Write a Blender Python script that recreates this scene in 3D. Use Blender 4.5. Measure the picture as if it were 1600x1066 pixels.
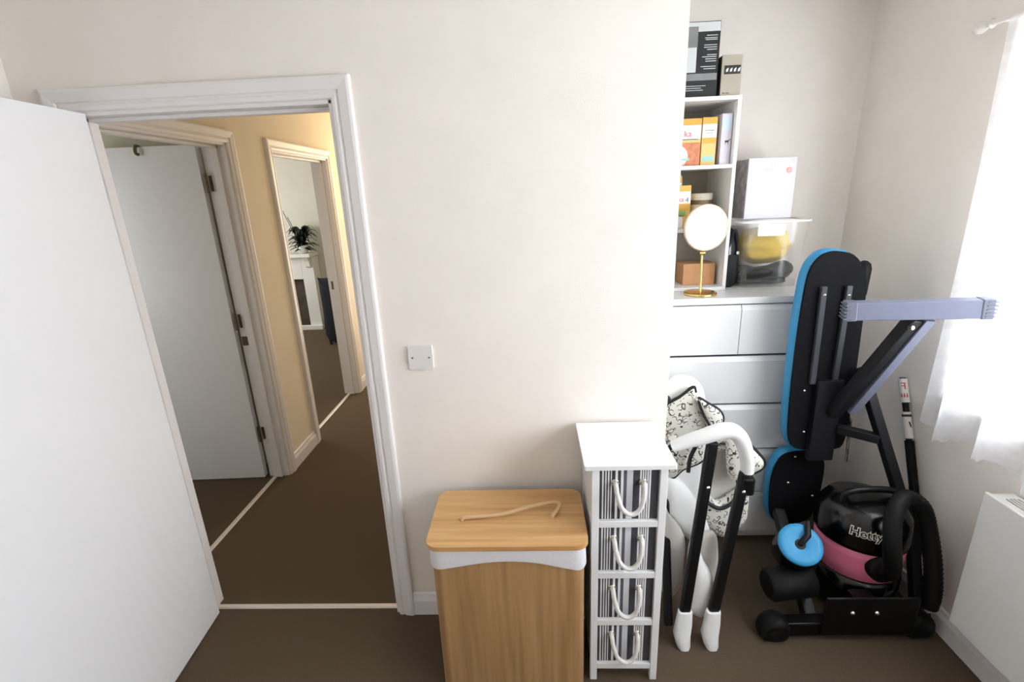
import bpy, bmesh, math, random
from mathutils import Vector, Matrix
random.seed(7)
for o in list(bpy.data.objects): bpy.data.objects.remove(o)
scene = bpy.context.scene
COL = scene.collection
PI = math.pi

# ------------------------------------------------------------------ camera
cam_d = bpy.data.cameras.new('camera'); cam = bpy.data.objects.new('camera', cam_d); COL.objects.link(cam)
F_PX, PITCH, YAW, ROLL, DIST, HEIGHT = 762.5, 0.2955, -0.0454, -0.0417, 1.635, 1.69
cam_d.sensor_width = 36.0; cam_d.lens = F_PX / 1600 * 36.0; cam_d.clip_start = 0.02
fw = Vector((math.sin(YAW)*math.cos(PITCH), math.cos(YAW)*math.cos(PITCH), -math.sin(PITCH)))
ri = Vector((math.cos(YAW), -math.sin(YAW), 0)); up = ri.cross(fw)
c_, s_ = math.cos(ROLL), math.sin(ROLL)
r2 = c_*ri + s_*up; u2 = -s_*ri + c_*up
cam.matrix_world = Matrix(((r2.x, u2.x, -fw.x, 0), (r2.y, u2.y, -fw.y, -DIST), (r2.z, u2.z, -fw.z, HEIGHT), (0, 0, 0, 1)))
scene.camera = cam

# ------------------------------------------------------------------ world, daylight, exposure
w = bpy.data.worlds.new('sky'); scene.world = w; w.use_nodes = True
bg = w.node_tree.nodes['Background']
bg.inputs[0].default_value = (0.90, 0.95, 1.0, 1); bg.inputs[1].default_value = 4.0
def area(name, loc, rot, sx, sy, power, color=(1, 1, 1), portal=False):
    l = bpy.data.lights.new(name, 'AREA'); l.shape = 'RECTANGLE'; l.size = sx; l.size_y = sy
    l.energy = power; l.color = color
    if portal: l.cycles.is_portal = True
    o = bpy.data.objects.new(name, l); o.location = loc; o.rotation_euler = rot; COL.objects.link(o); return o
# bedroom window in the right wall: daylight arriving at the opening
area('window_daylight', (1.80, -1.02, 1.50), (0, math.radians(90), 0), 1.25, 2.20, 72, (0.93, 0.965, 1.0))
# area lights added for assumed, unseen windows of the two rooms across the hall
area('side_room_daylight', (-3.3, 0.12, 1.45), (math.radians(90), 0, 0), 1.2, 1.1, 10, (0.95, 0.98, 1.0))
area('far_room_daylight', (-4.42, 3.4, 1.5), (0, math.radians(-90), 0), 1.3, 1.8, 38, (0.95, 0.98, 1.0))
# fill light added at the hall's far end to brighten the lower wall
area('hall_fill', (-1.05, 3.55, 1.2), (math.radians(-90), 0, 0), 0.8, 1.8, 13, (1.0, 0.97, 0.92))
vs = scene.view_settings
scene.display_settings.display_device = 'sRGB'
vs.view_transform = 'Standard'; vs.look = 'None'; vs.exposure = 0.35; vs.gamma = 1.0; vs.use_curve_mapping = False

# ------------------------------------------------------------------ materials
def srgb(r, g, b):
    f = lambda c: (c/255/12.92) if c/255 <= 0.04045 else ((c/255+0.055)/1.055)**2.4
    return (f(r), f(g), f(b), 1)
MATS = {}
def mat(name, col, rough=0.5, metal=0.0, noise=0, nscale=30, bump=0, bscale=200, spec=0.5, stretch=None, coat=0, subsurf=0):
    m = bpy.data.materials.new(name); m.use_nodes = True; nt = m.node_tree; b = nt.nodes['Principled BSDF']
    c = srgb(*col) if max(col) > 1.0 else (*col, 1)
    b.inputs['Base Color'].default_value = c; b.inputs['Roughness'].default_value = rough; b.inputs['Metallic'].default_value = metal
    b.inputs['Specular IOR Level'].default_value = spec; b.inputs['Coat Weight'].default_value = coat
    tc = nt.nodes.new('ShaderNodeTexCoord'); mp = nt.nodes.new('ShaderNodeMapping'); nt.links.new(tc.outputs['Object'], mp.inputs['Vector'])
    if stretch: mp.inputs['Scale'].default_value = stretch
    if noise:
        n = nt.nodes.new('ShaderNodeTexNoise'); n.inputs['Scale'].default_value = nscale; n.inputs['Detail'].default_value = 6
        nt.links.new(mp.outputs[0], n.inputs['Vector'])
        r = nt.nodes.new('ShaderNodeValToRGB'); r.color_ramp.elements[0].position = 0.3; r.color_ramp.elements[1].position = 0.7
        r.color_ramp.elements[0].color = tuple(x*(1-noise) for x in c[:3]) + (1,); r.color_ramp.elements[1].color = tuple(min(1, x*(1+noise)) for x in c[:3]) + (1,)
        nt.links.new(n.outputs['Fac'], r.inputs['Fac']); nt.links.new(r.outputs['Color'], b.inputs['Base Color'])
    if bump:
        n2 = nt.nodes.new('ShaderNodeTexNoise'); n2.inputs['Scale'].default_value = bscale; n2.inputs['Detail'].default_value = 4
        nt.links.new(mp.outputs[0], n2.inputs['Vector'])
        bp = nt.nodes.new('ShaderNodeBump'); bp.inputs['Strength'].default_value = bump; bp.inputs['Distance'].default_value = 0.01
        nt.links.new(n2.outputs['Fac'], bp.inputs['Height']); nt.links.new(bp.outputs[0], b.inputs['Normal'])
    MATS[name] = m; return m
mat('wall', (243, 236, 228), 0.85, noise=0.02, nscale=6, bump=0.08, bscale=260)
mat('wall_hall', (234, 222, 200), 0.85, noise=0.02, nscale=6, bump=0.08, bscale=260)  # the room's cream paint, with the lamp's warm yellow put into the colour
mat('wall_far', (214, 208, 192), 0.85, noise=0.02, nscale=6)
mat('ceiling', (238, 236, 232), 0.9)
mat('gloss_white', (238, 238, 240), 0.32, noise=0.01, nscale=4)
mat('trim_white', (236, 232, 230), 0.35)
mat('satin_white', (240, 240, 240), 0.4)
mat('carpet', (114, 98, 81), 1.0, noise=0.38, nscale=420, bump=0.9, bscale=500, spec=0.05)
mat('carpet_hall', (84, 72, 60), 1.0, noise=0.35, nscale=420, bump=0.8, bscale=500, spec=0.05)
mat('threshold', (226, 216, 206), 0.35, metal=0.2)
mat('dresser_white', (230, 230, 230), 0.28)
mat('shelf_white', (238, 238, 236), 0.4)
mat('shelf_back', (178, 170, 158), 0.7)
mat('plastic_white', (238, 238, 236), 0.3)
mat('plastic_grey', (196, 192, 186), 0.35)
mat('black_tube', (9, 9, 10), 0.4, spec=0.3)
mat('black_vinyl', (10, 10, 12), 0.5, bump=0.1, bscale=400)
mat('black_board', (13, 13, 17), 0.85, spec=0.2, noise=0.1, nscale=120)
mat('black_gloss', (8, 8, 9), 0.2)
mat('black_foam', (8, 8, 9), 0.6, spec=0.25)
mat('dark_steel', (20, 20, 24), 0.5, spec=0.3)
mat('grey_steel', (116, 119, 138), 0.45, spec=0.3)
mat('grey_cap', (104, 108, 124), 0.5)
mat('rail_grey', (54, 55, 62), 0.5)
mat('chrome', (225, 220, 205), 0.12, metal=1.0)
mat('blue_vinyl', (52, 148, 200), 0.5, bump=0.05, bscale=90)
mat('pink', (244, 132, 168), 0.35)
mat('hinge_metal', (112, 100, 80), 0.4, metal=0.8)
mat('brass', (214, 186, 120), 0.22, metal=1.0)
mat('mirror', (250, 250, 250), 0.02, metal=1.0)
mat('cream_rim', (204, 188, 162), 0.3, metal=0.3)
mat('rope_white', (236, 234, 230), 0.9, bump=0.5, bscale=300)
mat('rope_tan', (222, 186, 140), 0.9, bump=0.5, bscale=300)
mat('liner', (228, 226, 230), 0.9, bump=0.15, bscale=60)
mat('box_white', (214, 212, 222), 0.5)
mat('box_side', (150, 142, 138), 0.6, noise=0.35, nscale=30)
mat('box_black', (26, 28, 30), 0.4, noise=0.1, nscale=20)
mat('box_blackgrey', (130, 132, 132), 0.4, noise=0.25, nscale=9)
mat('print_light', (206, 210, 210), 0.5)
mat('box_silver', (176, 168, 152), 0.4, metal=0.1)
mat('print_dark', (40, 38, 34), 0.5)
mat('cereal_yellow', (232, 196, 122), 0.5)
mat('cereal_amber', (226, 172, 72), 0.5)
mat('cereal_orange', (206, 130, 90), 0.5, noise=0.25, nscale=40)
mat('print_white', (246, 242, 240), 0.5)
mat('print_red', (214, 84, 80), 0.5)
mat('print_teal', (86, 132, 140), 0.5)
mat('print_green', (146, 178, 104), 0.5)
mat('print_aqua', (158, 204, 196), 0.5)
mat('print_palelblue', (204, 222, 236), 0.5)
mat('print_salmon', (250, 190, 180), 0.5)
mat('kraft', (196, 146, 102), 0.75, noise=0.06, nscale=40)
mat('tin', (206, 200, 182), 0.4, noise=0.12, nscale=40)
mat('tin_dark', (120, 96, 72), 0.5, noise=0.2, nscale=40)
mat('yellow_cloth', (232, 196, 74), 0.95, bump=0.4, bscale=40)
mat('shoe_black', (30, 31, 32), 0.45, noise=0.15, nscale=30)
mat('sole_grey', (66, 68, 70), 0.7)
mat('tape_white', (226, 220, 214), 0.6)
mat('letter_red', (196, 44, 54), 0.5)
mat('socket', (232, 228, 224), 0.3)
mat('screw', (120, 112, 100), 0.4, metal=0.6)
mat('bolt', (230, 228, 222), 0.2, metal=1.0)
mat('heater', (246, 246, 243), 0.4)
mat('heater_dark', (60, 52, 44), 0.7)
mat('leaf', (22, 34, 20), 0.45, noise=0.3, nscale=40)
mat('navy', (22, 24, 38), 0.8)
mat('hearth', (72, 62, 50), 0.8, noise=0.3, nscale=12)
mat('fire_white', (232, 228, 220), 0.5)
mat('pot', (226, 224, 218), 0.4)
mat('piping_black', (16, 16, 16), 0.6)
mat('rod_white', (240, 234, 228), 0.3)

def wood(name, c1, c2, axis):
    m = bpy.data.materials.new(name); m.use_nodes = True; nt = m.node_tree; b = nt.nodes['Principled BSDF']
    tc = nt.nodes.new('ShaderNodeTexCoord'); mp = nt.nodes.new('ShaderNodeMapping')
    mp.inputs['Scale'].default_value = {'x': (1.2, 26, 26), 'z': (26, 26, 1.0)}[axis]
    n = nt.nodes.new('ShaderNodeTexNoise'); n.inputs['Scale'].default_value = 1.6; n.inputs['Detail'].default_value = 5; n.inputs['Distortion'].default_value = 0.3
    r = nt.nodes.new('ShaderNodeValToRGB'); r.color_ramp.elements[0].color = srgb(*c1); r.color_ramp.elements[1].color = srgb(*c2)
    r.color_ramp.elements[0].position = 0.32; r.color_ramp.elements[1].position = 0.68
    nt.links.new(tc.outputs['Object'], mp.inputs[0]); nt.links.new(mp.outputs[0], n.inputs['Vector']); nt.links.new(n.outputs['Fac'], r.inputs[0])
    nt.links.new(r.outputs[0], b.inputs['Base Color']); b.inputs['Roughness'].default_value = 0.45
    MATS[name] = m
wood('bamboo_lid', (198, 150, 94), (222, 178, 122), 'x')
wood('bamboo_side', (158, 120, 78), (186, 148, 102), 'z')

def stripes():
    m = bpy.data.materials.new('striped_fabric'); m.use_nodes = True; nt = m.node_tree; b = nt.nodes['Principled BSDF']
    tc = nt.nodes.new('ShaderNodeTexCoord'); sx = nt.nodes.new('ShaderNodeSeparateXYZ'); nt.links.new(tc.outputs['Object'], sx.inputs[0])
    mr = nt.nodes.new('ShaderNodeMapRange'); mr.inputs[1].default_value = -0.088; mr.inputs[2].default_value = 0.088
    nt.links.new(sx.outputs['X'], mr.inputs[0])
    r = nt.nodes.new('ShaderNodeValToRGB'); r.color_ramp.interpolation = 'CONSTANT'
    W = srgb(232, 232, 232); D = srgb(66, 66, 70); P = srgb(214, 214, 218); K = srgb(90, 92, 100)
    seq = [(0, D), (.02, W), (.05, D), (.075, W), (.10, D), (.125, W), (.15, D), (.172, W), (.195, D), (.255, W), (.30, D), (.355, W), (.40, K), (.46, P), (.57, D), (.69, W), (.72, D), (.735, W), (.76, D), (.775, W), (.80, D), (.815, W), (.84, D), (.855, W), (.885, D)]
    # a ramp holds 32 stops
    els = r.color_ramp.elements
    els[0].position = 0; els[0].color = seq[0][1]; els[1].position = seq[1][0]; els[1].color = seq[1][1]
    for p, c in seq[2:]:
        e = els.new(p); e.color = c
    nt.links.new(mr.outputs[0], r.inputs[0]); nt.links.new(r.outputs[0], b.inputs['Base Color']); b.inputs['Roughness'].default_value = 0.9
    MATS['striped_fabric'] = m
stripes()

def doodle():
    m = bpy.data.materials.new('doodle_fabric'); m.use_nodes = True; nt = m.node_tree; b = nt.nodes['Principled BSDF']; L = nt.links.new
    tc = nt.nodes.new('ShaderNodeTexCoord')
    def lines(scale, seed, lo, hi, rnd):
        mp = nt.nodes.new('ShaderNodeMapping'); mp.inputs['Location'].default_value = (seed, seed*1.7, seed*.6); L(tc.outputs['Object'], mp.inputs[0])
        nz = nt.nodes.new('ShaderNodeTexNoise'); nz.inputs['Scale'].default_value = 14; L(mp.outputs[0], nz.inputs['Vector'])
        ad = nt.nodes.new('ShaderNodeVectorMath'); ad.operation = 'MULTIPLY_ADD'; ad.inputs[1].default_value = (.05, .05, .05); L(nz.outputs['Color'], ad.inputs[0]); L(mp.outputs[0], ad.inputs[2])
        v = nt.nodes.new('ShaderNodeTexVoronoi'); v.feature = 'F1'; v.inputs['Scale'].default_value = scale; v.inputs['Randomness'].default_value = rnd; L(ad.outputs[0], v.inputs['Vector'])
        r = nt.nodes.new('ShaderNodeValToRGB'); r.color_ramp.interpolation = 'LINEAR'
        e = r.color_ramp.elements; e[0].position = lo - .03; e[0].color = (0, 0, 0, 1); e[1].position = lo; e[1].color = (1, 1, 1, 1)
        a = e.new(hi); a.color = (1, 1, 1, 1); a2 = e.new(hi + .03); a2.color = (0, 0, 0, 1)
        L(v.outputs['Distance'], r.inputs[0])
        n2 = nt.nodes.new('ShaderNodeTexNoise'); n2.inputs['Scale'].default_value = 44; L(mp.outputs[0], n2.inputs['Vector'])
        g = nt.nodes.new('ShaderNodeMath'); g.operation = 'GREATER_THAN'; g.inputs[1].default_value = 0.47; L(n2.outputs['Fac'], g.inputs[0])
        mu = nt.nodes.new('ShaderNodeMath'); mu.operation = 'MULTIPLY'; L(r.outputs[0], mu.inputs[0]); L(g.outputs[0], mu.inputs[1])
        return mu
    a = lines(34, 0.3, .34, .40, 1.0); c = lines(56, 2.1, .08, .18, 1.0); d = lines(22, 5.2, .27, .315, 1.0)
    mx = nt.nodes.new('ShaderNodeMath'); mx.operation = 'MAXIMUM'; L(a.outputs[0], mx.inputs[0]); L(c.outputs[0], mx.inputs[1])
    mx2 = nt.nodes.new('ShaderNodeMath'); mx2.operation = 'MAXIMUM'; L(mx.outputs[0], mx2.inputs[0]); L(d.outputs[0], mx2.inputs[1])
    mix = nt.nodes.new('ShaderNodeMix'); mix.data_type = 'RGBA'; mix.inputs[6].default_value = srgb(226, 224, 214); mix.inputs[7].default_value = srgb(48, 46, 42)
    L(mx2.outputs[0], mix.inputs[0]); L(mix.outputs[2], b.inputs['Base Color']); b.inputs['Roughness'].default_value = 0.8
    MATS['doodle_fabric'] = m
doodle()

def net():
    m = bpy.data.materials.new('net_curtain'); m.use_nodes = True; nt = m.node_tree; L = nt.links.new
    nt.nodes.remove(nt.nodes['Principled BSDF']); out = nt.nodes['Material Output']
    t = nt.nodes.new('ShaderNodeBsdfTransparent'); d = nt.nodes.new('ShaderNodeBsdfDiffuse'); d.inputs[0].default_value = (.9, .9, .92, 1)
    tr = nt.nodes.new('ShaderNodeBsdfTranslucent'); tr.inputs[0].default_value = (.92, .93, .96, 1)
    m1 = nt.nodes.new('ShaderNodeMixShader'); m1.inputs[0].default_value = 0.5; L(d.outputs[0], m1.inputs[1]); L(tr.outputs[0], m1.inputs[2])
    tc = nt.nodes.new('ShaderNodeTexCoord'); v = nt.nodes.new('ShaderNodeTexNoise'); v.inputs['Scale'].default_value = 26; L(tc.outputs['Object'], v.inputs['Vector'])
    r = nt.nodes.new('ShaderNodeMapRange'); r.inputs[1].default_value = .35; r.inputs[2].default_value = .65; r.inputs[3].default_value = .64; r.inputs[4].default_value = .72; L(v.outputs['Fac'], r.inputs[0])
    m2 = nt.nodes.new('ShaderNodeMixShader'); L(r.outputs[0], m2.inputs[0]); L(t.outputs[0], m2.inputs[1]); L(m1.outputs[0], m2.inputs[2])
    L(m2.outputs[0], out.inputs[0]); MATS['net_curtain'] = m
    g = bpy.data.materials.new('clear_plastic'); g.use_nodes = True; nt = g.node_tree; nt.nodes.remove(nt.nodes['Principled BSDF']); out = nt.nodes['Material Output']
    t = nt.nodes.new('ShaderNodeBsdfTransparent'); gl = nt.nodes.new('ShaderNodeBsdfGlossy'); gl.inputs['Roughness'].default_value = 0.12
    df = nt.nodes.new('ShaderNodeBsdfDiffuse'); df.inputs[0].default_value = (.9, .9, .88, 1)
    a = nt.nodes.new('ShaderNodeMixShader'); a.inputs[0].default_value = .6; nt.links.new(gl.outputs[0], a.inputs[1]); nt.links.new(df.outputs[0], a.inputs[2])
    b = nt.nodes.new('ShaderNodeMixShader'); b.inputs[0].default_value = .13; nt.links.new(t.outputs[0], b.inputs[1]); nt.links.new(a.outputs[0], b.inputs[2]); nt.links.new(b.outputs[0], out.inputs[0])
    MATS['clear_plastic'] = g
    g = bpy.data.materials.new('window_glass'); g.use_nodes = True; nt = g.node_tree; nt.nodes.remove(nt.nodes['Principled BSDF']); out = nt.nodes['Material Output']
    t = nt.nodes.new('ShaderNodeBsdfTransparent'); gl = nt.nodes.new('ShaderNodeBsdfGlossy'); gl.inputs['Roughness'].default_value = 0.02
    b = nt.nodes.new('ShaderNodeMixShader'); b.inputs[0].default_value = .05; nt.links.new(t.outputs[0], b.inputs[1]); nt.links.new(gl.outputs[0], b.inputs[2]); nt.links.new(b.outputs[0], out.inputs[0])
    MATS['window_glass'] = g
    e = bpy.data.materials.new('lamp_glow'); e.use_nodes = True; b = e.node_tree.nodes['Principled BSDF']; b.inputs['Emission Color'].default_value = (1, .74, .42, 1); b.inputs['Emission Strength'].default_value = 8
    MATS['lamp_glow'] = e
net()

# ------------------------------------------------------------------ mesh helpers
BASE = {}
def thing(name, label, cat, loc=(0, 0, 0), group=None):
    o = bpy.data.objects.new(name, None); o.empty_display_size = 0.05; COL.objects.link(o); o.location = loc
    o['label'] = label; o['category'] = cat
    if group: o['group'] = group
    BASE[o.name] = Vector(loc); return o
class MB:
    """collects verts/faces in world coordinates, builds one mesh object"""
    def __init__(s): s.v = []; s.f = []; s.sm = []
    def add(s, vs, fs, smooth=False):
        n = len(s.v); s.v += [Vector(p) for p in vs]; s.f += [tuple(i+n for i in f) for f in fs]; s.sm += [smooth]*len(fs); return s
    def box(s, x0, x1, y0, y1, z0, z1):
        vs = [(x, y, z) for z in (z0, z1) for y in (y0, y1) for x in (x0, x1)]
        return s.add(vs, [(0, 2, 3, 1), (4, 5, 7, 6), (0, 1, 5, 4), (2, 6, 7, 3), (0, 4, 6, 2), (1, 3, 7, 5)])
    def obox(s, p0, p1, wd, ht, updir=(0, 0, 1)):
        """box from p0 to p1 with cross section wd (side) x ht (up)"""
        p0, p1 = Vector(p0), Vector(p1); d = (p1-p0).normalized(); sd = d.cross(Vector(updir)).normalized(); u = sd.cross(d)
        vs = [p + sd*a*wd/2 + u*b*ht/2 for p in (p0, p1) for a, b in ((-1, -1), (1, -1), (1, 1), (-1, 1))]
        return s.add(vs, [(0, 1, 2, 3), (7, 6, 5, 4), (0, 4, 5, 1), (1, 5, 6, 2), (2, 6, 7, 3), (3, 7, 4, 0)])
    def tube(s, pts, r, n=10, closed=False, caps=True, flat=None):
        pts = [Vector(p) for p in pts]; m = len(pts); rs = r if isinstance(r, (list, tuple)) else [r]*m
        prev = None; base = len(s.v); vs = []
        for i, p in enumerate(pts):
            a = pts[(i-1) % m] if (closed or i > 0) else p; b = pts[(i+1) % m] if (closed or i < m-1) else p
            t = (b-a).normalized()
            if prev is None:
                ref = Vector((0, 0, 1)) if abs(t.z) < .9 else Vector((1, 0, 0)); nrm = t.cross(ref).normalized()
            else:
                nrm = prev - t*prev.dot(t)
                nrm = nrm.normalized() if nrm.length > 1e-6 else t.orthogonal().normalized()
            prev = nrm; bi = t.cross(nrm)
            for k in range(n):
                an = 2*PI*k/n; vs.append(p + (nrm*math.cos(an) + bi*math.sin(an)*(flat or 1))*rs[i])
        fs = []
        for i in range(m if closed else m-1):
            j = (i+1) % m
            for k in range(n): fs.append((i*n+k, i*n+(k+1) % n, j*n+(k+1) % n, j*n+k))
        s.add(vs, fs, True)
        if caps and not closed:
            s.add(vs[:n], [tuple(range(n))[::-1]]); s.add(vs[-n:], [tuple(range(n))])
        return s
    def lathe(s, prof, c=(0, 0, 0), axis=(0, 0, 1), n=32, smooth=True, caps=True):
        """prof: (radius, height) pairs along axis from c"""
        c = Vector(c); ax = Vector(axis).normalized(); a = ax.orthogonal().normalized(); b = ax.cross(a)
        vs = [c + ax*h + (a*math.cos(2*PI*k/n) + b*math.sin(2*PI*k/n))*r for r, h in prof for k in range(n)]
        fs = [(i*n+k, i*n+(k+1) % n, (i+1)*n+(k+1) % n, (i+1)*n+k) for i in range(len(prof)-1) for k in range(n)]
        s.add(vs, fs, smooth)
        if caps: s.add(vs[:n], [tuple(range(n))[::-1]]); s.add(vs[-n:], [tuple(range(n))])
        return s
    def prism(s, poly, fn, d0, d1, smooth=False):
        """poly: 2-D points; fn(u, v, d) -> world point"""
        n = len(poly); vs = [fn(u, v, d) for d in (d0, d1) for u, v in poly]
        s.add(vs, [tuple(range(n)), tuple(range(2*n-1, n-1, -1))]); s.add(vs, [(i, n+i, n+(i+1) % n, (i+1) % n) for i in range(n)], smooth); return s
    def cushion(s, poly, fn, depth, bulge=0.012, edge=0.5, sub=4):
        """rounded pad over a star-shaped outline; d runs 0..depth, both faces bulge"""
        pts = smooth_loop(poly, sub); n = len(pts); cu = sum(p[0] for p in pts)/n; cv = sum(p[1] for p in pts)/n
        rings = [(0.02, -bulge), (0.35, -bulge*.95), (0.65, -bulge*.75), (0.86, -bulge*.3), (0.96, depth*.1), (1.0, depth*.3), (1.0, depth*.7), (0.96, depth*.9), (0.86, depth+bulge*.3), (0.4, depth+bulge*.9), (0.02, depth+bulge)]
        vs = [fn(cu+(u-cu)*k, cv+(v-cv)*k, d) for k, d in rings for u, v in pts]
        fs = [(i*n+k, i*n+(k+1) % n, (i+1)*n+(k+1) % n, (i+1)*n+k) for i in range(len(rings)-1) for k in range(n)]
        s.add(vs, fs, True); s.add(vs[:n], [tuple(range(n))[::-1]], True); s.add(vs[-n:], [tuple(range(n))], True); return s
    def build(s, name, m, parent=None, bevel=0, seg=2, label=None, cat=None, group=None, kind=None, origin=None):
        root = parent
        while root is not None and root.parent is not None: root = root.parent
        off = BASE.get(root.name, Vector((0, 0, 0))) if root else Vector(origin or (0, 0, 0))
        me = bpy.data.meshes.new(name); me.from_pydata([p-off for p in s.v], [], s.f)
        me.polygons.foreach_set('use_smooth', s.sm); me.update()
        bm = bmesh.new(); bm.from_mesh(me); bmesh.ops.recalc_face_normals(bm, faces=bm.faces); bm.to_mesh(me); bm.free()
        me.materials.append(MATS[m]); o = bpy.data.objects.new(name, me); COL.objects.link(o)
        if parent: o.parent = parent
        else: o.location = off; BASE[o.name] = off
        if bevel:
            b = o.modifiers.new('bevel', 'BEVEL'); b.width = bevel; b.segments = seg; b.limit_method = 'ANGLE'; b.angle_limit = math.radians(40)
        if label: o['label'] = label
        if cat: o['category'] = cat
        if group: o['group'] = group
        if kind: o['kind'] = kind
        return o
def smooth_loop(p, sub):
    n = len(p); out = []
    for i in range(n):
        a, b, c, d = p[i-1], p[i], p[(i+1) % n], p[(i+2) % n]
        for k in range(sub):
            t = k/sub
            out.append(tuple(.5*(2*b[j] + (c[j]-a[j])*t + (2*a[j]-5*b[j]+4*c[j]-d[j])*t*t + (3*b[j]-a[j]-3*c[j]+d[j])*t**3) for j in range(len(b))))
    return out
def smooth_path(p, sub=6):
    p = [tuple(q) for q in p]; q = [tuple(2*p[0][j]-p[1][j] for j in range(3))] + p + [tuple(2*p[-1][j]-p[-2][j] for j in range(3))]
    out = []
    for i in range(1, len(q)-2):
        a, b, c, d = q[i-1], q[i], q[i+1], q[i+2]
        for k in range(sub):
            t = k/sub
            out.append(tuple(.5*(2*b[j] + (c[j]-a[j])*t + (2*a[j]-5*b[j]+4*c[j]-d[j])*t*t + (3*b[j]-a[j]-3*c[j]+d[j])*t**3) for j in range(3)))
    return out + [p[-1]]
def rrect(x0, x1, y0, y1, r, n=6):
    out = []
    for cx, cy, a0 in ((x1-r, y1-r, 0), (x0+r, y1-r, 90), (x0+r, y0+r, 180), (x1-r, y0+r, 270)):
        for k in range(n+1):
            a = math.radians(a0 + 90*k/n); out.append((cx+r*math.cos(a), cy+r*math.sin(a)))
    return out
XZ = lambda Y: (lambda u, v, d: Vector((u, Y+d, v)))         # poly in x,z ; depth along +y from Y
XY = lambda u, v, d: Vector((u, v, d))
def struct(mb, name, m, label, cat, bevel=0): return mb.build(name, m, bevel=bevel, label=label, cat=cat, kind='structure')
def text_mesh(body, size, offset=0.0, extrude=0.0005):
    cu = bpy.data.curves.new('t', 'FONT'); cu.body = body; cu.size = size; cu.offset = offset; cu.extrude = extrude; cu.align_x = 'CENTER'; cu.align_y = 'CENTER'; cu.resolution_u = 4
    to = bpy.data.objects.new('t', cu); COL.objects.link(to); bpy.context.view_layer.update()
    me = bpy.data.meshes.new_from_object(to.evaluated_get(bpy.context.evaluated_depsgraph_get()))
    vs = [tuple(v.co) for v in me.vertices]; fs = [tuple(p.vertices) for p in me.polygons]
    bpy.data.objects.remove(to); bpy.data.curves.remove(cu); bpy.data.meshes.remove(me); return vs, fs
def text_part(name, body, size, place, m, parent, offset=0.0, squeeze=1.0, lift=0.0):
    vs, fs = text_mesh(body, size, offset); mb = MB(); mb.add([place(x*squeeze, y, z+lift) for x, y, z in vs], fs); return mb.build(name, m, parent)

# ------------------------------------------------------------------ the room shell
ZC = 2.52; XL, XR, XE, YA, YB = -1.61, 1.538, 0.477, 0.872, -3.0
WT = 0.07                                      # thickness of the partition with the door
DX0, DX1, DZ = -1.441, -0.598, 1.985           # doorway
HX, HT = -1.60, 0.12                           # hall left wall: hall face, thickness
struct(MB().box(-4.6, 1.75, YB-.1, 5.2, -.08, 0.0), 'floor', 'carpet', 'dark brown carpet running through the rooms and hall', 'floor')
struct(MB().box(-4.6, 1.75, YB-.1, 5.2, ZC, ZC+.08), 'ceiling', 'ceiling', 'white ceiling above the rooms', 'ceiling')
m_ = MB(); m_.box(XL-.1, DX0, 0, WT, 0, ZC).box(DX0, DX1, 0, WT, DZ, ZC).box(DX1, XE, 0, WT, 0, ZC).box(XE-.07, XE, WT, YA, 0, ZC)
struct(m_, 'wall_back', 'wall', 'cream painted partition wall with the open doorway', 'wall')
struct(MB().box(XE-.07, XR+.14, YA, YA+.08, 0, ZC), 'wall_alcove', 'wall', 'cream wall at the back of the alcove behind the dresser', 'wall')
WY0, WY1, WZ0, WZ1 = -2.10, 0.06, 0.92, 2.08
m_ = MB(); m_.box(XR, XR+.2, WY1, YA, 0, ZC).box(XR, XR+.2, YB, WY0, 0, ZC).box(XR, XR+.2, WY0, WY1, 0, WZ0).box(XR, XR+.2, WY0, WY1, WZ1, ZC)
struct(m_, 'wall_right', 'wall', 'cream side wall holding the curtained window', 'wall')
struct(MB().box(XL-.1, XL, YB, 0, 0, ZC), 'wall_left', 'wall', 'pale wall behind the open white door at the far left', 'wall')
struct(MB().box(XL-.1, XR+.2, YB-.1, YB, 0, ZC), 'wall_rear', 'wall', 'cream wall behind the viewer', 'wall')
# hall and the rooms off it
O2, O3, OZ = (0.25, 1.085), (1.56, 2.43), 2.0
m_ = MB(); X0, X1 = HX-HT, HX
m_.box(X0, X1, WT, O2[0], 0, ZC).box(X0, X1, O2[0], O2[1], OZ, ZC).box(X0, X1, O2[1], O3[0], 0, ZC).box(X0, X1, O3[0], O3[1], OZ, ZC).box(X0, X1, O3[1], 3.6, 0, ZC)
struct(m_, 'wall_hall', 'wall_hall', 'warmly lit cream hallway wall, tinted with lamp yellow, with two doorways', 'wall')
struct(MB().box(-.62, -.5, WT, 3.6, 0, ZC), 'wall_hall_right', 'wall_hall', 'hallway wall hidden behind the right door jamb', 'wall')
struct(MB().box(X0, -.5, 3.6, 3.7, 0, ZC), 'wall_hall_end', 'wall_hall', 'cream wall at the end of the hallway, tinted with lamp yellow', 'wall')
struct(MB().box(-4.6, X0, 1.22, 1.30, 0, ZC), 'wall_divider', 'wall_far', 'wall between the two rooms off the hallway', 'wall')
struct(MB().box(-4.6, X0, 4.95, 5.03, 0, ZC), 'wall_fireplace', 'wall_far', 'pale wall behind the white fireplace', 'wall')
struct(MB().box(-4.6, -4.5, WT, 5.03, 0, ZC).box(X0, X0+.1, 3.7, 5.03, 0, ZC).box(-4.6, XL-.1, -.02, WT, 0, ZC), 'wall_far_side', 'wall_far', 'outer walls of the rooms off the hallway', 'wall')

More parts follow.
